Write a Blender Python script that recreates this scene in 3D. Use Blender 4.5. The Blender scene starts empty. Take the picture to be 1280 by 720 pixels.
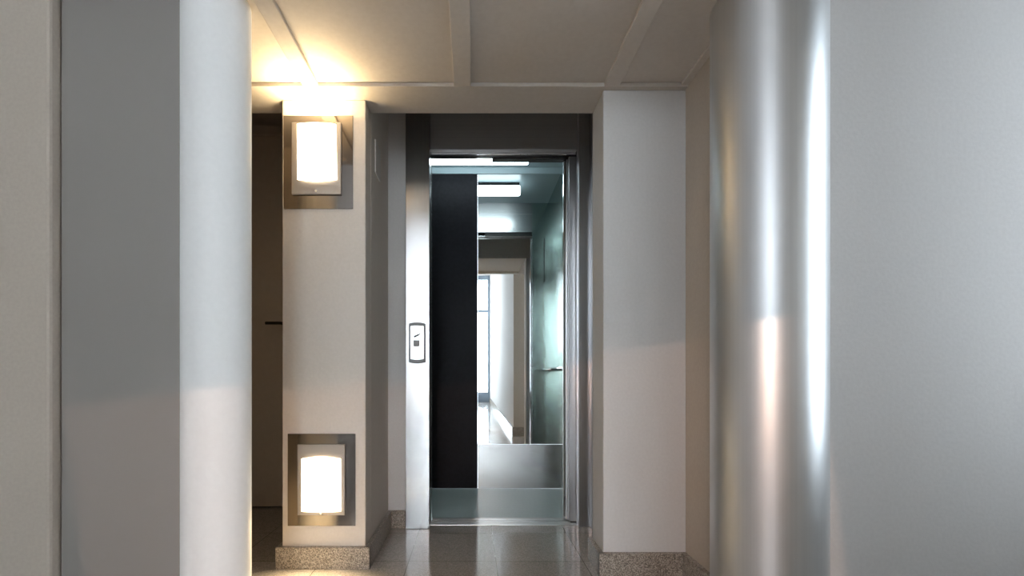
import bpy, bmesh, math
from mathutils import Vector
C = bpy.context.scene.collection
sc = bpy.context.scene

# ------------------------------------------------------------------ camera
cam_d = bpy.data.cameras.new('camera')
cam = bpy.data.objects.new('camera', cam_d); C.objects.link(cam)
cam.location = (0, 0, 0.85); cam.rotation_euler = (math.pi/2, 0, 0)
cam_d.sensor_width = 36; cam_d.lens = 36*600/1280
cam_d.shift_x = 50/1280; cam_d.shift_y = 110/1280
cam_d.clip_start = 0.02
sc.camera = cam

# ------------------------------------------------------------------ world, exposure
sc.view_settings.view_transform = 'Standard'
sc.view_settings.look = 'None'
sc.view_settings.exposure = -0.1
sc.view_settings.gamma = 1
sc.view_settings.use_curve_mapping = False
w = bpy.data.worlds.new('sky'); sc.world = w; w.use_nodes = True
bg = w.node_tree.nodes['Background']
bg.inputs[0].default_value = (0.80, 0.90, 1.0, 1); bg.inputs[1].default_value = 7.0

def area_light(name, loc, rot, sx, sy, power, col, parent=None, spread=180):
    l = bpy.data.lights.new(name, 'AREA'); l.shape = 'RECTANGLE'
    l.size = sx; l.size_y = sy; l.energy = power; l.color = col; l.spread = math.radians(spread)
    o = bpy.data.objects.new(name, l); C.objects.link(o)
    o.location = loc; o.rotation_euler = rot
    if parent: o.parent = parent
    return o
# daylight entering through the glazed street door; the two window lights are added fills
area_light('daylight_street', (0.0, -8.6, 2.1), (math.radians(90), 0, 0), 1.9, 3.6, 340, (0.86, 0.93, 1.0))
area_light('fill_side', (2.25, 0.98, 1.5), (0, math.radians(90), 0), 1.9, 0.7, 4.5, (0.84, 0.92, 1.0))  # added fill for the right column and wall

area_light('fill_hall', (-1.95, -4.7, 2.5), (0, math.radians(-90), 0), 2.1, 3.2, 90, (0.86, 0.93, 1.0))  # added fill that whitens the far hall wall

# ------------------------------------------------------------------ materials
def nt(name):
    m = bpy.data.materials.new(name); m.use_nodes = True
    return m, m.node_tree, m.node_tree.nodes['Principled BSDF']
def plain(name, col, rough=0.5, metal=0.0, emit=0, ecol=None, aniso=0, spec=0.5, coat=0):
    m, t, b = nt(name)
    b.inputs['Base Color'].default_value = (*col, 1); b.inputs['Roughness'].default_value = rough
    b.inputs['Metallic'].default_value = metal; b.inputs['Specular IOR Level'].default_value = spec
    b.inputs['Coat Weight'].default_value = coat
    if aniso: b.inputs['Anisotropic'].default_value = aniso
    if emit:
        b.inputs['Emission Color'].default_value = (*(ecol or col), 1)
        b.inputs['Emission Strength'].default_value = emit
    return m
def noisy(name, col, col2, scale, rough=0.6, bump=0.1, detail=6, stretch=(1,1,1), metal=0.0, rvar=0.0, spec=0.5):
    m, t, b = nt(name); N = t.nodes; L = t.links
    tc = N.new('ShaderNodeTexCoord'); mp = N.new('ShaderNodeMapping'); mp.inputs['Scale'].default_value = stretch
    nz = N.new('ShaderNodeTexNoise'); nz.inputs['Scale'].default_value = scale; nz.inputs['Detail'].default_value = detail
    L.new(tc.outputs['Object'], mp.inputs[0]); L.new(mp.outputs[0], nz.inputs['Vector'])
    cr = N.new('ShaderNodeValToRGB'); cr.color_ramp.elements[0].position = .35; cr.color_ramp.elements[1].position = .65
    cr.color_ramp.elements[0].color = (*col, 1); cr.color_ramp.elements[1].color = (*col2, 1)
    L.new(nz.outputs['Fac'], cr.inputs[0]); L.new(cr.outputs[0], b.inputs['Base Color'])
    b.inputs['Roughness'].default_value = rough; b.inputs['Metallic'].default_value = metal
    b.inputs['Specular IOR Level'].default_value = spec
    if rvar:
        mr = N.new('ShaderNodeMapRange'); mr.inputs[3].default_value = rough-rvar; mr.inputs[4].default_value = rough+rvar
        L.new(nz.outputs['Fac'], mr.inputs[0]); L.new(mr.outputs[0], b.inputs['Roughness'])
    if bump:
        bp = N.new('ShaderNodeBump'); bp.inputs['Strength'].default_value = bump; bp.inputs['Distance'].default_value = .002
        L.new(nz.outputs['Fac'], bp.inputs['Height']); L.new(bp.outputs[0], b.inputs['Normal'])
    return m
def granite(name, dark, mid, light, rough=0.3, scale=260):
    m, t, b = nt(name); N = t.nodes; L = t.links
    tc = N.new('ShaderNodeTexCoord'); v = N.new('ShaderNodeTexVoronoi'); v.inputs['Scale'].default_value = scale
    L.new(tc.outputs['Object'], v.inputs['Vector'])
    cr = N.new('ShaderNodeValToRGB'); e = cr.color_ramp.elements
    e[0].position = .12; e[0].color = (*dark, 1); e[1].position = .9; e[1].color = (*light, 1)
    k = e.new(.5); k.color = (*mid, 1)
    L.new(v.outputs['Color'], cr.inputs[0]); L.new(cr.outputs[0], b.inputs['Base Color'])
    b.inputs['Roughness'].default_value = rough
    return m
def tiles():
    m, t, b = nt('polished_granite_tiles'); N = t.nodes; L = t.links
    tc = N.new('ShaderNodeTexCoord'); mp = N.new('ShaderNodeMapping')
    mp.inputs['Location'].default_value = (-.11, -.20, 0)
    L.new(tc.outputs['Object'], mp.inputs[0])
    br = N.new('ShaderNodeTexBrick'); br.offset = 0; br.squash = 1
    br.inputs['Scale'].default_value = 1; br.inputs['Brick Width'].default_value = .4; br.inputs['Row Height'].default_value = .4
    br.inputs['Mortar Size'].default_value = .0018; br.inputs['Bias'].default_value = 0
    br.inputs['Color1'].default_value = (.42, .40, .375, 1); br.inputs['Color2'].default_value = (.35, .33, .31, 1)
    br.inputs['Mortar'].default_value = (.13, .12, .11, 1)
    L.new(mp.outputs[0], br.inputs['Vector'])
    v = N.new('ShaderNodeTexVoronoi'); v.inputs['Scale'].default_value = 240; L.new(tc.outputs['Object'], v.inputs['Vector'])
    nz = N.new('ShaderNodeTexNoise'); nz.inputs['Scale'].default_value = 12; nz.inputs['Detail'].default_value = 8
    L.new(tc.outputs['Object'], nz.inputs['Vector'])
    cr = N.new('ShaderNodeValToRGB'); e = cr.color_ramp.elements
    e[0].color = (.62, .62, .62, 1); e[1].color = (1.25, 1.22, 1.2, 1)
    L.new(v.outputs['Color'], cr.inputs[0])
    mx = N.new('ShaderNodeMix'); mx.data_type = 'RGBA'; mx.blend_type = 'MULTIPLY'; mx.inputs[0].default_value = 1
    L.new(br.outputs['Color'], mx.inputs[6]); L.new(cr.outputs[0], mx.inputs[7])
    L.new(mx.outputs[2], b.inputs['Base Color'])
    mr = N.new('ShaderNodeMapRange'); mr.inputs[3].default_value = .06; mr.inputs[4].default_value = .16
    L.new(nz.outputs['Fac'], mr.inputs[0]); L.new(mr.outputs[0], b.inputs['Roughness'])
    b.inputs['Specular IOR Level'].default_value = .8
    return m
def brushed(name, col, rough=.26, horiz=False, tint=.03, aniso=.0):
    s = (.5, .5, 260) if horiz else (160, 160, .15)
    c2 = tuple(max(0, c-tint) for c in col)
    m = noisy(name, c2, col, 1.0, rough, 0, 3, s, 1.0, .03)
    return m

M = dict(
    paint=noisy('warm_white_wall_paint', (.62, .575, .53), (.65, .605, .56), 90, .75, .25),
    paint_grey=noisy('grey_white_wall_paint', (.60, .585, .575), (.63, .615, .605), 90, .75, .25),
    paint_beige_and_shade=noisy('beige_paint_and_shade', (.46, .40, .34), (.49, .43, .365), 90, .75, .25),  # also darkens the hall return as painted-in shade
    ceil=noisy('ceiling_paint', (.60, .555, .51), (.63, .585, .54), 60, .7, .15),
    white=noisy('white_column_plaster', (.88, .88, .87), (.90, .90, .89), 60, .6, .1),
    floor=tiles(),
    granite=granite('speckled_granite', (.10, .085, .07), (.27, .235, .20), (.50, .45, .39)),
    steel=brushed('brushed_steel', (.50, .495, .495), .20),
    steel_dark=noisy('brushed_steel_header', (.40, .40, .41), (.43, .43, .44), 1, .45, 0, 3, (.5, .5, 200), .6),
    call_face=plain('satin_call_panel_steel', (.85, .85, .85), .22, 1),
    steel_h=brushed('brushed_steel_grained', (.55, .56, .56), .26, True),
    steel_green=brushed('car_steel', (.52, .60, .57), .19),
    steel_leaf=brushed('door_leaf_steel', (.55, .55, .56), .30),
    steel_low=brushed('lower_panel_steel', (.33, .33, .325), .26),
    steel_satin=brushed('satin_column_steel', (.72, .73, .74), .42),
    chrome=plain('chrome', (.75, .75, .75), .08, 1),
    alu=plain('sill_aluminium', (.62, .64, .65), .3, 1),
    polished=plain('polished_steel_plate', (.25, .225, .205), .07, 1),
    satin=plain('satin_lamp_frame', (.34, .31, .285), .5, .5),
    mirror=plain('mirror_silver', (.86, .89, .88), .0, 1),
    black=noisy('black_laminate', (.006, .006, .008), (.010, .010, .013), 40, .5, .0, spec=.12),
    dark=plain('dark_rubber', (.015, .015, .016), .5),
    door=noisy('dark_grey_door_lacquer', (.50, .455, .42), (.53, .48, .445), 30, .5, .05),
    handle=plain('bronze_handle', (.03, .028, .02), .4, .6),
    vinyl=noisy('teal_grey_vinyl', (.46, .57, .58), (.50, .61, .62), 60, .3, 0),
    car_ceil=plain('car_ceiling_lacquer', (.30, .38, .40), .35),
    car_lamp=plain('cool_tube_diffuser', (.9, .95, 1), .4, 0, 10, (.80, .93, 1.0)),
    lamp=plain('warm_glass_diffuser', (1, .9, .75), .4, 0, 7, (1.0, .80, .52)),
    sign_w=plain('white_plastic', (.82, .82, .80), .35),
    sign_g=plain('grey_plastic', (.22, .22, .225), .4),
    sign_m=plain('mid_grey_button', (.34, .325, .315), .45),
    ink=plain('dark_ink', (.06, .06, .065), .5),
    frame=plain('blue_grey_door_frame', (.22, .27, .33), .4),
)
def glass():
    m, t, b = nt('clear_glass')
    b.inputs['Base Color'].default_value = (.97, 1, 1, 1); b.inputs['Roughness'].default_value = 0
    b.inputs['Transmission Weight'].default_value = 1; b.inputs['IOR'].default_value = 1.45
    return m
M['glass'] = glass()

# ------------------------------------------------------------------ helpers
def box(bm, x0, x1, y0, y1, z0, z1):
    x0, x1 = sorted((x0, x1)); y0, y1 = sorted((y0, y1)); z0, z1 = sorted((z0, z1))
    v = [bm.verts.new(p) for p in ((x0,y0,z0),(x1,y0,z0),(x1,y1,z0),(x0,y1,z0),(x0,y0,z1),(x1,y0,z1),(x1,y1,z1),(x0,y1,z1))]
    for f in ((0,3,2,1),(4,5,6,7),(0,1,5,4),(1,2,6,5),(2,3,7,6),(3,0,4,7)):
        bm.faces.new([v[i] for i in f])
def prism(bm, pts, y0, y1):            # outline in x,z extruded along y
    a = [bm.verts.new((x, y0, z)) for x, z in pts]; b = [bm.verts.new((x, y1, z)) for x, z in pts]
    n = len(pts)
    bm.faces.new(a); bm.faces.new(b[::-1])
    for i in range(n): bm.faces.new((a[i], b[i], b[(i+1) % n], a[(i+1) % n]))
def tube(bm, pts, r, seg=14):
    rings = []
    for i, p in enumerate(pts):
        p = Vector(p); a = Vector(pts[max(i-1, 0)]); b = Vector(pts[min(i+1, len(pts)-1)])
        t = (b-a).normalized(); u = t.orthogonal().normalized() if i == 0 else (rings[-1][1] - t*rings[-1][1].dot(t)).normalized()
        vv = t.cross(u)
        rings.append(([bm.verts.new(p + r*(u*math.cos(k*math.tau/seg) + vv*math.sin(k*math.tau/seg))) for k in range(seg)], u))
    for (A, _), (B, _) in zip(rings, rings[1:]):
        for k in range(seg): bm.faces.new((A[k], A[(k+1) % seg], B[(k+1) % seg], B[k]))
    bm.faces.new(rings[0][0][::-1]); bm.faces.new(rings[-1][0])
def cyl(bm, x, y, z0, z1, r, seg=96):
    tube(bm, [(x, y, z0), (x, y, z1)], r, seg)
def obj(name, bm, mat, parent=None, bevel=0, smooth=False):
    bmesh.ops.recalc_face_normals(bm, faces=bm.faces)
    me = bpy.data.meshes.new(name); bm.to_mesh(me); bm.free()
    o = bpy.data.objects.new(name, me); C.objects.link(o)
    me.materials.append(mat)
    if parent: o.parent = parent
    if smooth:
        for p in me.polygons: p.use_smooth = True
        es = o.modifiers.new('split', 'EDGE_SPLIT'); es.split_angle = math.radians(40)
    if bevel:
        b = o.modifiers.new('bevel', 'BEVEL'); b.width = bevel; b.segments = 2; b.limit_method = 'ANGLE'
    return o
def boxes(name, lst, mat, parent=None, bevel=0):
    bm = bmesh.new()
    for b in lst: box(bm, *b)
    return obj(name, bm, mat, parent, bevel)
def struct(o): o['kind'] = 'structure'; return o
def thing(name, label, cat, loc=(0, 0, 0), group=None):
    o = bpy.data.objects.new(name, None); C.objects.link(o); o.empty_display_size = .1
    o['label'] = label; o['category'] = cat
    if group: o['group'] = group
    return o
def setloc(root, loc):                 # children were built in world space: put the empty at the thing's base
    root.location = loc
    for c in root.children: c.location = Vector(c.location) - Vector(loc)

ZC = 2.075        # underside of ceiling strips and lintel
ZP = 2.092        # recessed ceiling panels
# ------------------------------------------------------------------ setting
struct(boxes('floor', [(-2.4, 2.4, -8.6, 2.755, -.12, 0), (-2.4, -.842, 2.755, 3.3, -.12, 0)], M['floor']))
# coffered ceiling: slab, longitudinal and cross strips; the cross strip is the underside of the lintel
struct(boxes('ceiling', [
    (-1.8, 2.2, 1.46, 2.24, ZP, 2.30),
    (-1.8, 2.2, 2.03, 2.24, ZC, ZP),
    (-1.8, 2.2, 1.46, 1.52, ZC, ZP),
    (-.714, -.650, 1.52, 2.03, ZC, ZP), (-.077, -.005, 1.52, 2.03, ZC, ZP), (.559, .625, 1.52, 2.03, ZC, ZP),
    (.885, .93, 1.50, 2.05, ZC+.006, ZP)], M['ceil'], bevel=.003))
struct(boxes('ceiling_recess', [(-1.8, 1.0, 2.24, 3.3, 2.62, 2.7), (-1.8, 1.0, 2.20, 2.26, 2.28, 2.70)], M['ceil']))
struct(boxes('ceiling_hall', [(-1.9, 2.4, -8.6, 1.5, 4.12, 4.22)], M['ceil']))
struct(boxes('wall_header', [(-1.8, 2.3, 1.46, 1.6, 2.28, 4.15)], M['paint']))
# left pier with the two lamps
struct(boxes('wall_pier_left', [(-.842, -.472, 2.13, 2.24, 0, ZC), (-.842, -.472, 2.24, 3.3, 0, 2.65)], M['paint'], bevel=.004))
struct(boxes('wall_recess', [(-.472, -.30, 2.70, 2.80, 0, 2.65)], M['paint_grey']))
struct(boxes('wall_pier_right', [(.562, .95, 2.056, 2.24, 0, ZC), (.725, .95, 2.24, 2.9, 0, 2.65)], M['paint_grey'], bevel=.004))
struct(boxes('wall_right', [(.915, 1.10, 1.62, 2.10, 0, ZP+.01)], M['paint_beige_and_shade']))
# granite baseboards
struct(boxes('baseboard_pier_left', [(-.864, -.450, 2.108, 2.14, 0, .096), (-.864, -.842, 2.12, 3.1, 0, .096),
      (-.472, -.450, 2.12, 2.70, 0, .096), (-.46, -.372, 2.678, 2.70, 0, .096)], M['granite'], bevel=.002))
struct(boxes('baseboard_pier_right', [(.540, .93, 2.034, 2.06, 0, .096), (.540, .562, 2.04, 2.24, 0, .096),
      (.893, .915, 1.75, 2.05, 0, .096)], M['granite'], bevel=.002))
# dark door beside the left pier
struct(boxes('wall_alcove', [(-1.8, -.84, 3.16, 3.3, 0, 2.65), (-1.8, -1.55, 1.6, 3.3, 0, 2.65)], M['door']))
d2 = struct(boxes('door_2', [(-1.50, -.865, 3.10, 3.16, .006, 2.40)], M['door'], bevel=.004))
bm = bmesh.new(); tube(bm, [(-1.215, 3.10, 1.186), (-1.215, 3.05, 1.186), (-1.225, 3.045, 1.186), (-1.31, 3.045, 1.186)], .010)
cyl_o = obj('door_handle', bm, M['handle'], d2, smooth=True)
struct(boxes('trim_1', [(-1.55, -1.50, 3.08, 3.17, 0, 2.46), (-1.55, -.86, 3.08, 3.17, 2.40, 2.46)], M['door'], bevel=.003))
# hall side of the opening: round columns, door and wall faces
bm = bmesh.new(); cyl(bm, -.851, 1.6, 0, ZP, .106); struct(obj('column_left', bm, M['white'], smooth=True))
bm = bmesh.new(); cyl(bm, .982, 1.6, 0, ZP, .170); struct(obj('column_right', bm, M['steel_satin'], smooth=True))
struct(boxes('wall_hall_left', [(-1.9, -1.32, 1.5, 1.62, 0, ZP), (-1.32, -.90, 1.58, 1.66, 0, ZP)], M['paint_beige_and_shade'], bevel=.01))
d3 = struct(boxes('door_3', [(-1.315, -.93, 1.535, 1.58, .006, ZP)], plain('grey_door_paint', (.27, .25, .235), .5), bevel=.004))
struct(boxes('wall_hall_right', [(1.08, 2.3, 1.5, 1.62, 0, ZP)], M['paint_grey']))
# hall behind the camera
struct(boxes('wall_left', [(-1.9, -1.75, -8.6, -6.4, 0, 4.15), (-1.9, -1.75, -3.0, 1.55, 0, 4.15), (-1.9, -1.75, -6.4, -3.0, 0, 1.4), (-1.9, -1.75, -6.4, -3.0, 3.6, 4.15)], M['paint_grey']))
struct(boxes('wall_hall_return', [(.589, 2.4, .44, .46, 0, 4.15)], M['paint_beige_and_shade']))  # darker beige stands in for the shade on this face
struct(boxes('wall_hall_side', [(.589, 2.4, -8.6, .44, 0, 4.15)], M['paint_grey'], bevel=.004))
struct(boxes('wall_hall_end', [(-1.8, -1.0, -8.6, -8.35, 0, 4.15)], M['paint_grey']))
struct(boxes('wall_side_added_window', [(2.28, 2.4, .40, 1.6, 0, .5), (2.28, 2.4, .40, 1.6, 2.5, 4.15), (2.28, 2.4, .40, .60, .4, 2.6), (2.28, 2.4, 1.36, 1.6, .4, 2.6)], M['paint_grey']))  # opening made for the added side window
w2 = struct(boxes('window_added_2', [(-1.86, -1.80, -6.4, -3.0, 1.4, 1.46), (-1.86, -1.80, -6.4, -3.0, 3.54, 3.6), (-1.86, -1.80, -6.4, -6.34, 1.4, 3.6), (-1.86, -1.80, -3.06, -3.0, 1.4, 3.6), (-1.86, -1.80, -4.74, -4.68, 1.4, 3.6)], M['frame']))  # added window, unseen, goes with the hall fill light
wn = struct(boxes('window_added_1', [(2.30, 2.34, .60, 1.36, .5, .54), (2.30, 2.34, .60, 1.36, 2.46, 2.5), (2.30, 2.34, .60, .64, .5, 2.5), (2.30, 2.34, 1.32, 1.36, .5, 2.5)], M['frame']))  # added window, unseen, goes with the side fill light
boxes('pane', [(2.318, 2.324, .63, 1.33, .53, 2.47)], M['glass'], wn)
struct(boxes('baseboard_hall', [(.567, .589, -8.35, .46, 0, .13), (.567, 1.4, .46, .482, 0, .13)], M['granite']))
# glazed street door at the far end of the hall
g = []
for x0, x1 in ((-1.0, -.93), (-.24, -.17), (.51, .589)): g.append((x0, x1, -8.45, -8.38, 0, 4.12))
g += [(-1, .589, -8.44, -8.39, 0, .33), (-1, .589, -8.44, -8.39, 2.92, 3.0), (-1, .589, -8.44, -8.39, 3.98, 4.12)]
gd = struct(boxes('door_4', g, M['frame'], bevel=.004))
boxes('glass_pane', [(-.93, .51, -8.42, -8.413, .33, 3.98)], M['glass'], gd)

# ------------------------------------------------------------------ lift landing frame
fr = thing('lift_doorway', 'brushed steel landing frame around the open lift doorway', 'door frame')
boxes('jamb', [(-.369, -.236, 2.662, 2.80, 0, 2.62)], M['steel'], fr, .003)
boxes('jamb', [(.600, .705, 2.70, 2.76, 0, 2.62), (.664, .705, 2.66, 2.72, 0, 2.62)], M['steel_leaf'], fr, .003)
boxes('header_panel', [(-.236, .600, 2.735, 2.77, 2.14, 2.62)], M['steel_dark'], fr, .002)
boxes('door_track', [(-.236, .66, 2.775, 2.82, 2.135, 2.20), (.12, .66, 2.825, 2.868, 2.125, 2.2)], M['dark'], fr, .002)
bm = bmesh.new()
box(bm, -.236, .60, 2.771, 2.776, 2.128, 2.142); box(bm, -.03, .60, 2.821, 2.826, 2.132, 2.15)
obj('track_rail', bm, M['chrome'], fr)
for sx in (-.19, .28, .32, .53):
    bm = bmesh.new(); tube(bm, [(sx, 2.766, 2.132), (sx, 2.776, 2.132)], .004, 10); obj('bolt', bm, M['chrome'], fr)
sill = []
for a, b in ((2.735, 2.762), (2.768, 2.80), (2.806, 2.835), (2.841, 2.872)): sill.append((-.236, .69, a, b, -.02, .003))
sill.append((-.236, .69, 2.735, 2.872, -.06, -.006))
boxes('sill', sill, M['alu'], fr, .001)
setloc(fr, (.17, 2.72, 0))

# sliding door leaves parked on the right
dr = thing('sliding_door', 'brushed steel telescopic lift door slid open to the right', 'door')
for i, (x0, y0) in enumerate(((.560, 2.776), (.552, 2.812), (.562, 2.846))):
    lf = boxes('door_leaf', [(x0, .70, y0, y0+.022,   .008, 2.12)], M['steel_leaf'], dr, .003)
boxes('leading_edge', [(.536, .552, 2.815, 2.831, .008, 2.12)], M['chrome'], dr, .003)
boxes('guide_shoe', [(.57, .66, 2.778, 2.868, .003, .012)], M['dark'], dr)
setloc(dr, (.62, 2.82, 0))

# ------------------------------------------------------------------ lift car
X0, X1, YF, YB, ZT = -.335, .690, 2.885, 3.63, 2.42
car = thing('elevator_car', 'open lift car with black panel, tall mirror and steel walls', 'elevator')
boxes('car_floor', [(X0, X1, YF-.01, YB, -.06, .002)], M['vinyl'], car)
boxes('car_ceiling', [(X0, X1, YF, YB, ZT, ZT+.03)], M['car_ceil'], car)
boxes('cornice', [(X0, X1, YB-.02, YB, 2.372, ZT), ], M['car_ceil'], car, .003)
boxes('side_wall', [(X0-.03, X0, YF-.012, YB+.03, 0, ZT)], M['steel_green'], car)
boxes('side_wall', [(X1, X1+.03, YF-.012, YB+.03, 0, ZT)], M['steel_green'], car)
boxes('front_return', [(.545, X1, 2.873, YF, 0, ZT)], M['steel_green'], car)
boxes('front_return', [(X0, -.24, 2.873, YF, 0, ZT)], M['steel_green'], car)
boxes('transom', [(-.24, .545, 2.873, YF, 2.155, ZT)], M['steel_h'], car)
boxes('black_panel', [(X0, .042, YB-.012, YB+.02, .004, 2.372)], M['black'], car, .001)
mf = boxes('mirror', [(.043, X1, YB-.010, YB+.02, .336, 2.372)], M['mirror'], car)
mf['label'] = 'tall frameless mirror'
boxes('lower_panel', [(.043, X1, YB-.012, YB+.02, .004, .334)], M['steel_low'], car, .001)
# thin dark upright strip beside the door, seen in the mirror
s = boxes('dark_strip', [(.650, .657, YF-.002, YF+.004, 1.70, 2.10)], M['dark'], car, .001)
# handrail
hr = bmesh.new()
tube(hr, [(X1-.004, 3.50, .905), (X1-.05, 3.50, .905), (X1-.062, 3.488, .905), (X1-.062, 3.05, .905), (X1-.05, 3.038, .905), (X1-.004, 3.038, .905)], .013, 16)
obj('handrail', hr, M['chrome'], car, smooth=True)
setloc(car, (.17, 3.25, 0))
# car ceiling light
cl = thing('ceiling_light', 'long glowing cool white box light on the lift car ceiling', 'light')
boxes('base', [(-.32, .385, 3.315, 3.35, 2.398, ZT-.001)], M['dark'], cl, .003)
boxes('diffuser', [(-.325, .394, 3.31, 3.355, 2.318, 2.398)], M['car_lamp'], cl, .015)
setloc(cl, (.035, 3.33, ZT))

# ------------------------------------------------------------------ call panel on the left jamb
cp = thing('call_panel', 'white call panel with grey rim on the left steel jamb', 'call button')
def rounded(x0, x1, z0, z1, bow, n=10):
    pts = []
    for i in range(n+1):
        t = i/n; pts.append((x1+(x0-x1)*t, z1+bow*math.sin(math.pi*t)))
    for i in range(n+1):
        t = i/n; pts.append((x0+(x1-x0)*t, z0-bow*math.sin(math.pi*t)))
    return pts
YJ = 2.662
bm = bmesh.new(); prism(bm, rounded(-.349, -.2565, .926, 1.140, .007), YJ-.014, YJ); obj('rim', bm, M['sign_g'], cp, .003)
bm = bmesh.new(); prism(bm, rounded(-.3400, -.2655, .944, 1.124, .005), YJ-.018, YJ-.012); obj('face', bm, M['call_face'], cp, .0015)
boxes('button', [(-.3235, -.288, YJ-.022, YJ-.016, 1.012, 1.048)], M['sign_m'], cp, .002)
bm = bmesh.new(); tube(bm, [(-.3055, YJ-.0195, 1.102), (-.3055, YJ-.016, 1.102)], .0035, 12); obj('indicator', bm, M['sign_m'], cp)
# small slanted dark logo: three lozenges
bm = bmesh.new()
for x, z, sx, h in ((-.323, 1.062, .016, .013), (-.308, 1.067, .012, .015), (-.296, 1.076, .009, .010)):
    prism(bm, [(x, z), (x+sx, z), (x+sx+.005, z+h), (x+.005, z+h)], YJ-.0205, YJ-.0175)
obj('logo', bm, M['ink'], cp)
setloc(cp, (-.303, YJ, .926))

# small plate on the side of the left pier
pl = boxes('access_plate', [(-.473, -.466, 2.33, 2.45, 1.84, 2.0)], M['paint_grey'], bevel=.003)
pl['label'] = 'small painted cover plate high on the inner side of the lamp pier'; pl['category'] = 'cover plate'

# ------------------------------------------------------------------ wall lamps on the left pier
YL = 2.13
def wall_lamp(name, label, x0, x1, z0, z1, fx0, fx1, fz0, fz1, gx0, gx1, gz0, gz1, up):
    t = thing(name, label, 'wall lamp', group='square steel lamps on the pier')
    boxes('plate', [(x0, x1, YL-.006, YL, z0, z1)], M['polished'], t, .001)
    f = [(fx0, fx1, YL-.016, YL-.006, fz0, fz1)]
    boxes('lamp_frame', f, M['satin'], t, .002)
    # bowed glass: arc outline at its closed end, bulging forward
    bm = bmesh.new(); nx, nz = 14, 12; grid = []
    for j in range(nz+1):
        row = []
        for i in range(nx+1):
            u = i/nx; v = j/nz
            arc = .010*math.sin(math.pi*u)
            x = gx0+(gx1-gx0)*u
            if up:
                zz0 = gz0-arc; z = zz0+(gz1-zz0)*v; x -= (v)*.006 if i else 0
                dep = .016+.016*math.sin(math.pi*u)**.6*(.35+.65*v)
            else:
                zz1 = gz1+arc; z = gz0+(zz1-gz0)*v
                dep = .016+.016*math.sin(math.pi*u)**.6*(.35+.65*(1-v))
            row.append(bm.verts.new((x, YL-dep, z)))
        grid.append(row)
    for j in range(nz):
        for i in range(nx): bm.faces.new((grid[j][i], grid[j][i+1], grid[j+1][i+1], grid[j+1][i]))
    g = obj('diffuser', bm, M['lamp'], t, smooth=True)
    so = g.modifiers.new('solid', 'SOLIDIFY'); so.thickness = .004
    xc = (fx0+fx1)/2; zs = fz0+.010 if up else fz0+.006
    bm = bmesh.new(); tube(bm, [(xc, YL-.021, zs+.004), (xc, YL-.016, zs+.004)], .005, 12); obj('screw', bm, M['chrome'], t)
    if up: area_light('bulb_glow', (xc, YL-.075, gz1+.005), (math.radians(180+14), 0, 0), .18, .05, LAMP_W, (1.0, .74, .40), t)
    else: area_light('bulb_glow', (xc, YL-.06, gz0-.02), (math.radians(-50), 0, 0), .18, .04, LAMP_W*.8, (1.0, .74, .40), t, 130)
    setloc(t, ((x0+x1)/2, YL, z0))
LAMP_W = 4.6
wall_lamp('wall_lamp', 'upper glowing square steel lamp, high on the beige pier just below the ceiling',
          -.834, -.527, 1.590, 2.003, -.795, -.577, 1.650, 1.968, -.767, -.594, 1.714, 1.957, True)
wall_lamp('wall_lamp', 'lower glowing square steel lamp, near the floor on the beige pier above the granite baseboard',
          -.816, -.516, .186, .594, -.770, -.560, .236, .548, -.749, -.578, .255, .486, False)

# ------------------------------------------------------------------ added hooded light, unseen behind the camera, warms the lower piers
fl = thing('added_light', 'added unseen hooded light that warms the lower part of the piers', 'added light')
lx, ly, lz = -.12, -.60, 1.0
bm = bmesh.new(); cyl(bm, lx, ly-.10, 0, .02, .12, 40); tube(bm, [(lx, ly-.10, .02), (lx, ly-.10, 1.06)], .009, 12)
obj('stand', bm, M['handle'], fl, smooth=True)
bm = bmesh.new()
box(bm, -.088, .088, -.05, .152, .05, .054); box(bm, -.088, .088, .15, .152, -.0073, .052)
box(bm, -.088, .088, -.052, -.05, -.16, .05)
box(bm, -.088, -.086, -.05, .152, -.16, .052); box(bm, .086, .088, -.05, .152, -.16, .052)
bmesh.ops.rotate(bm, verts=bm.verts, cent=(0, 0, 0), matrix=__import__('mathutils').Matrix.Rotation(math.radians(-6.9), 3, 'Y'))
bmesh.ops.translate(bm, verts=bm.verts, vec=(lx, ly, lz))
obj('hood', bm, M['handle'], fl)  # tilted front lip shapes the upper cutoff of the added light
pt = bpy.data.lights.new('fill_bulb', 'POINT'); pt.energy = 42; pt.color = (1.0, .60, .40); pt.shadow_soft_size = .0008
po = bpy.data.objects.new('fill_bulb', pt); C.objects.link(po); po.location = (lx, ly, lz); po.parent = fl
setloc(fl, (lx, ly-.10, 0))
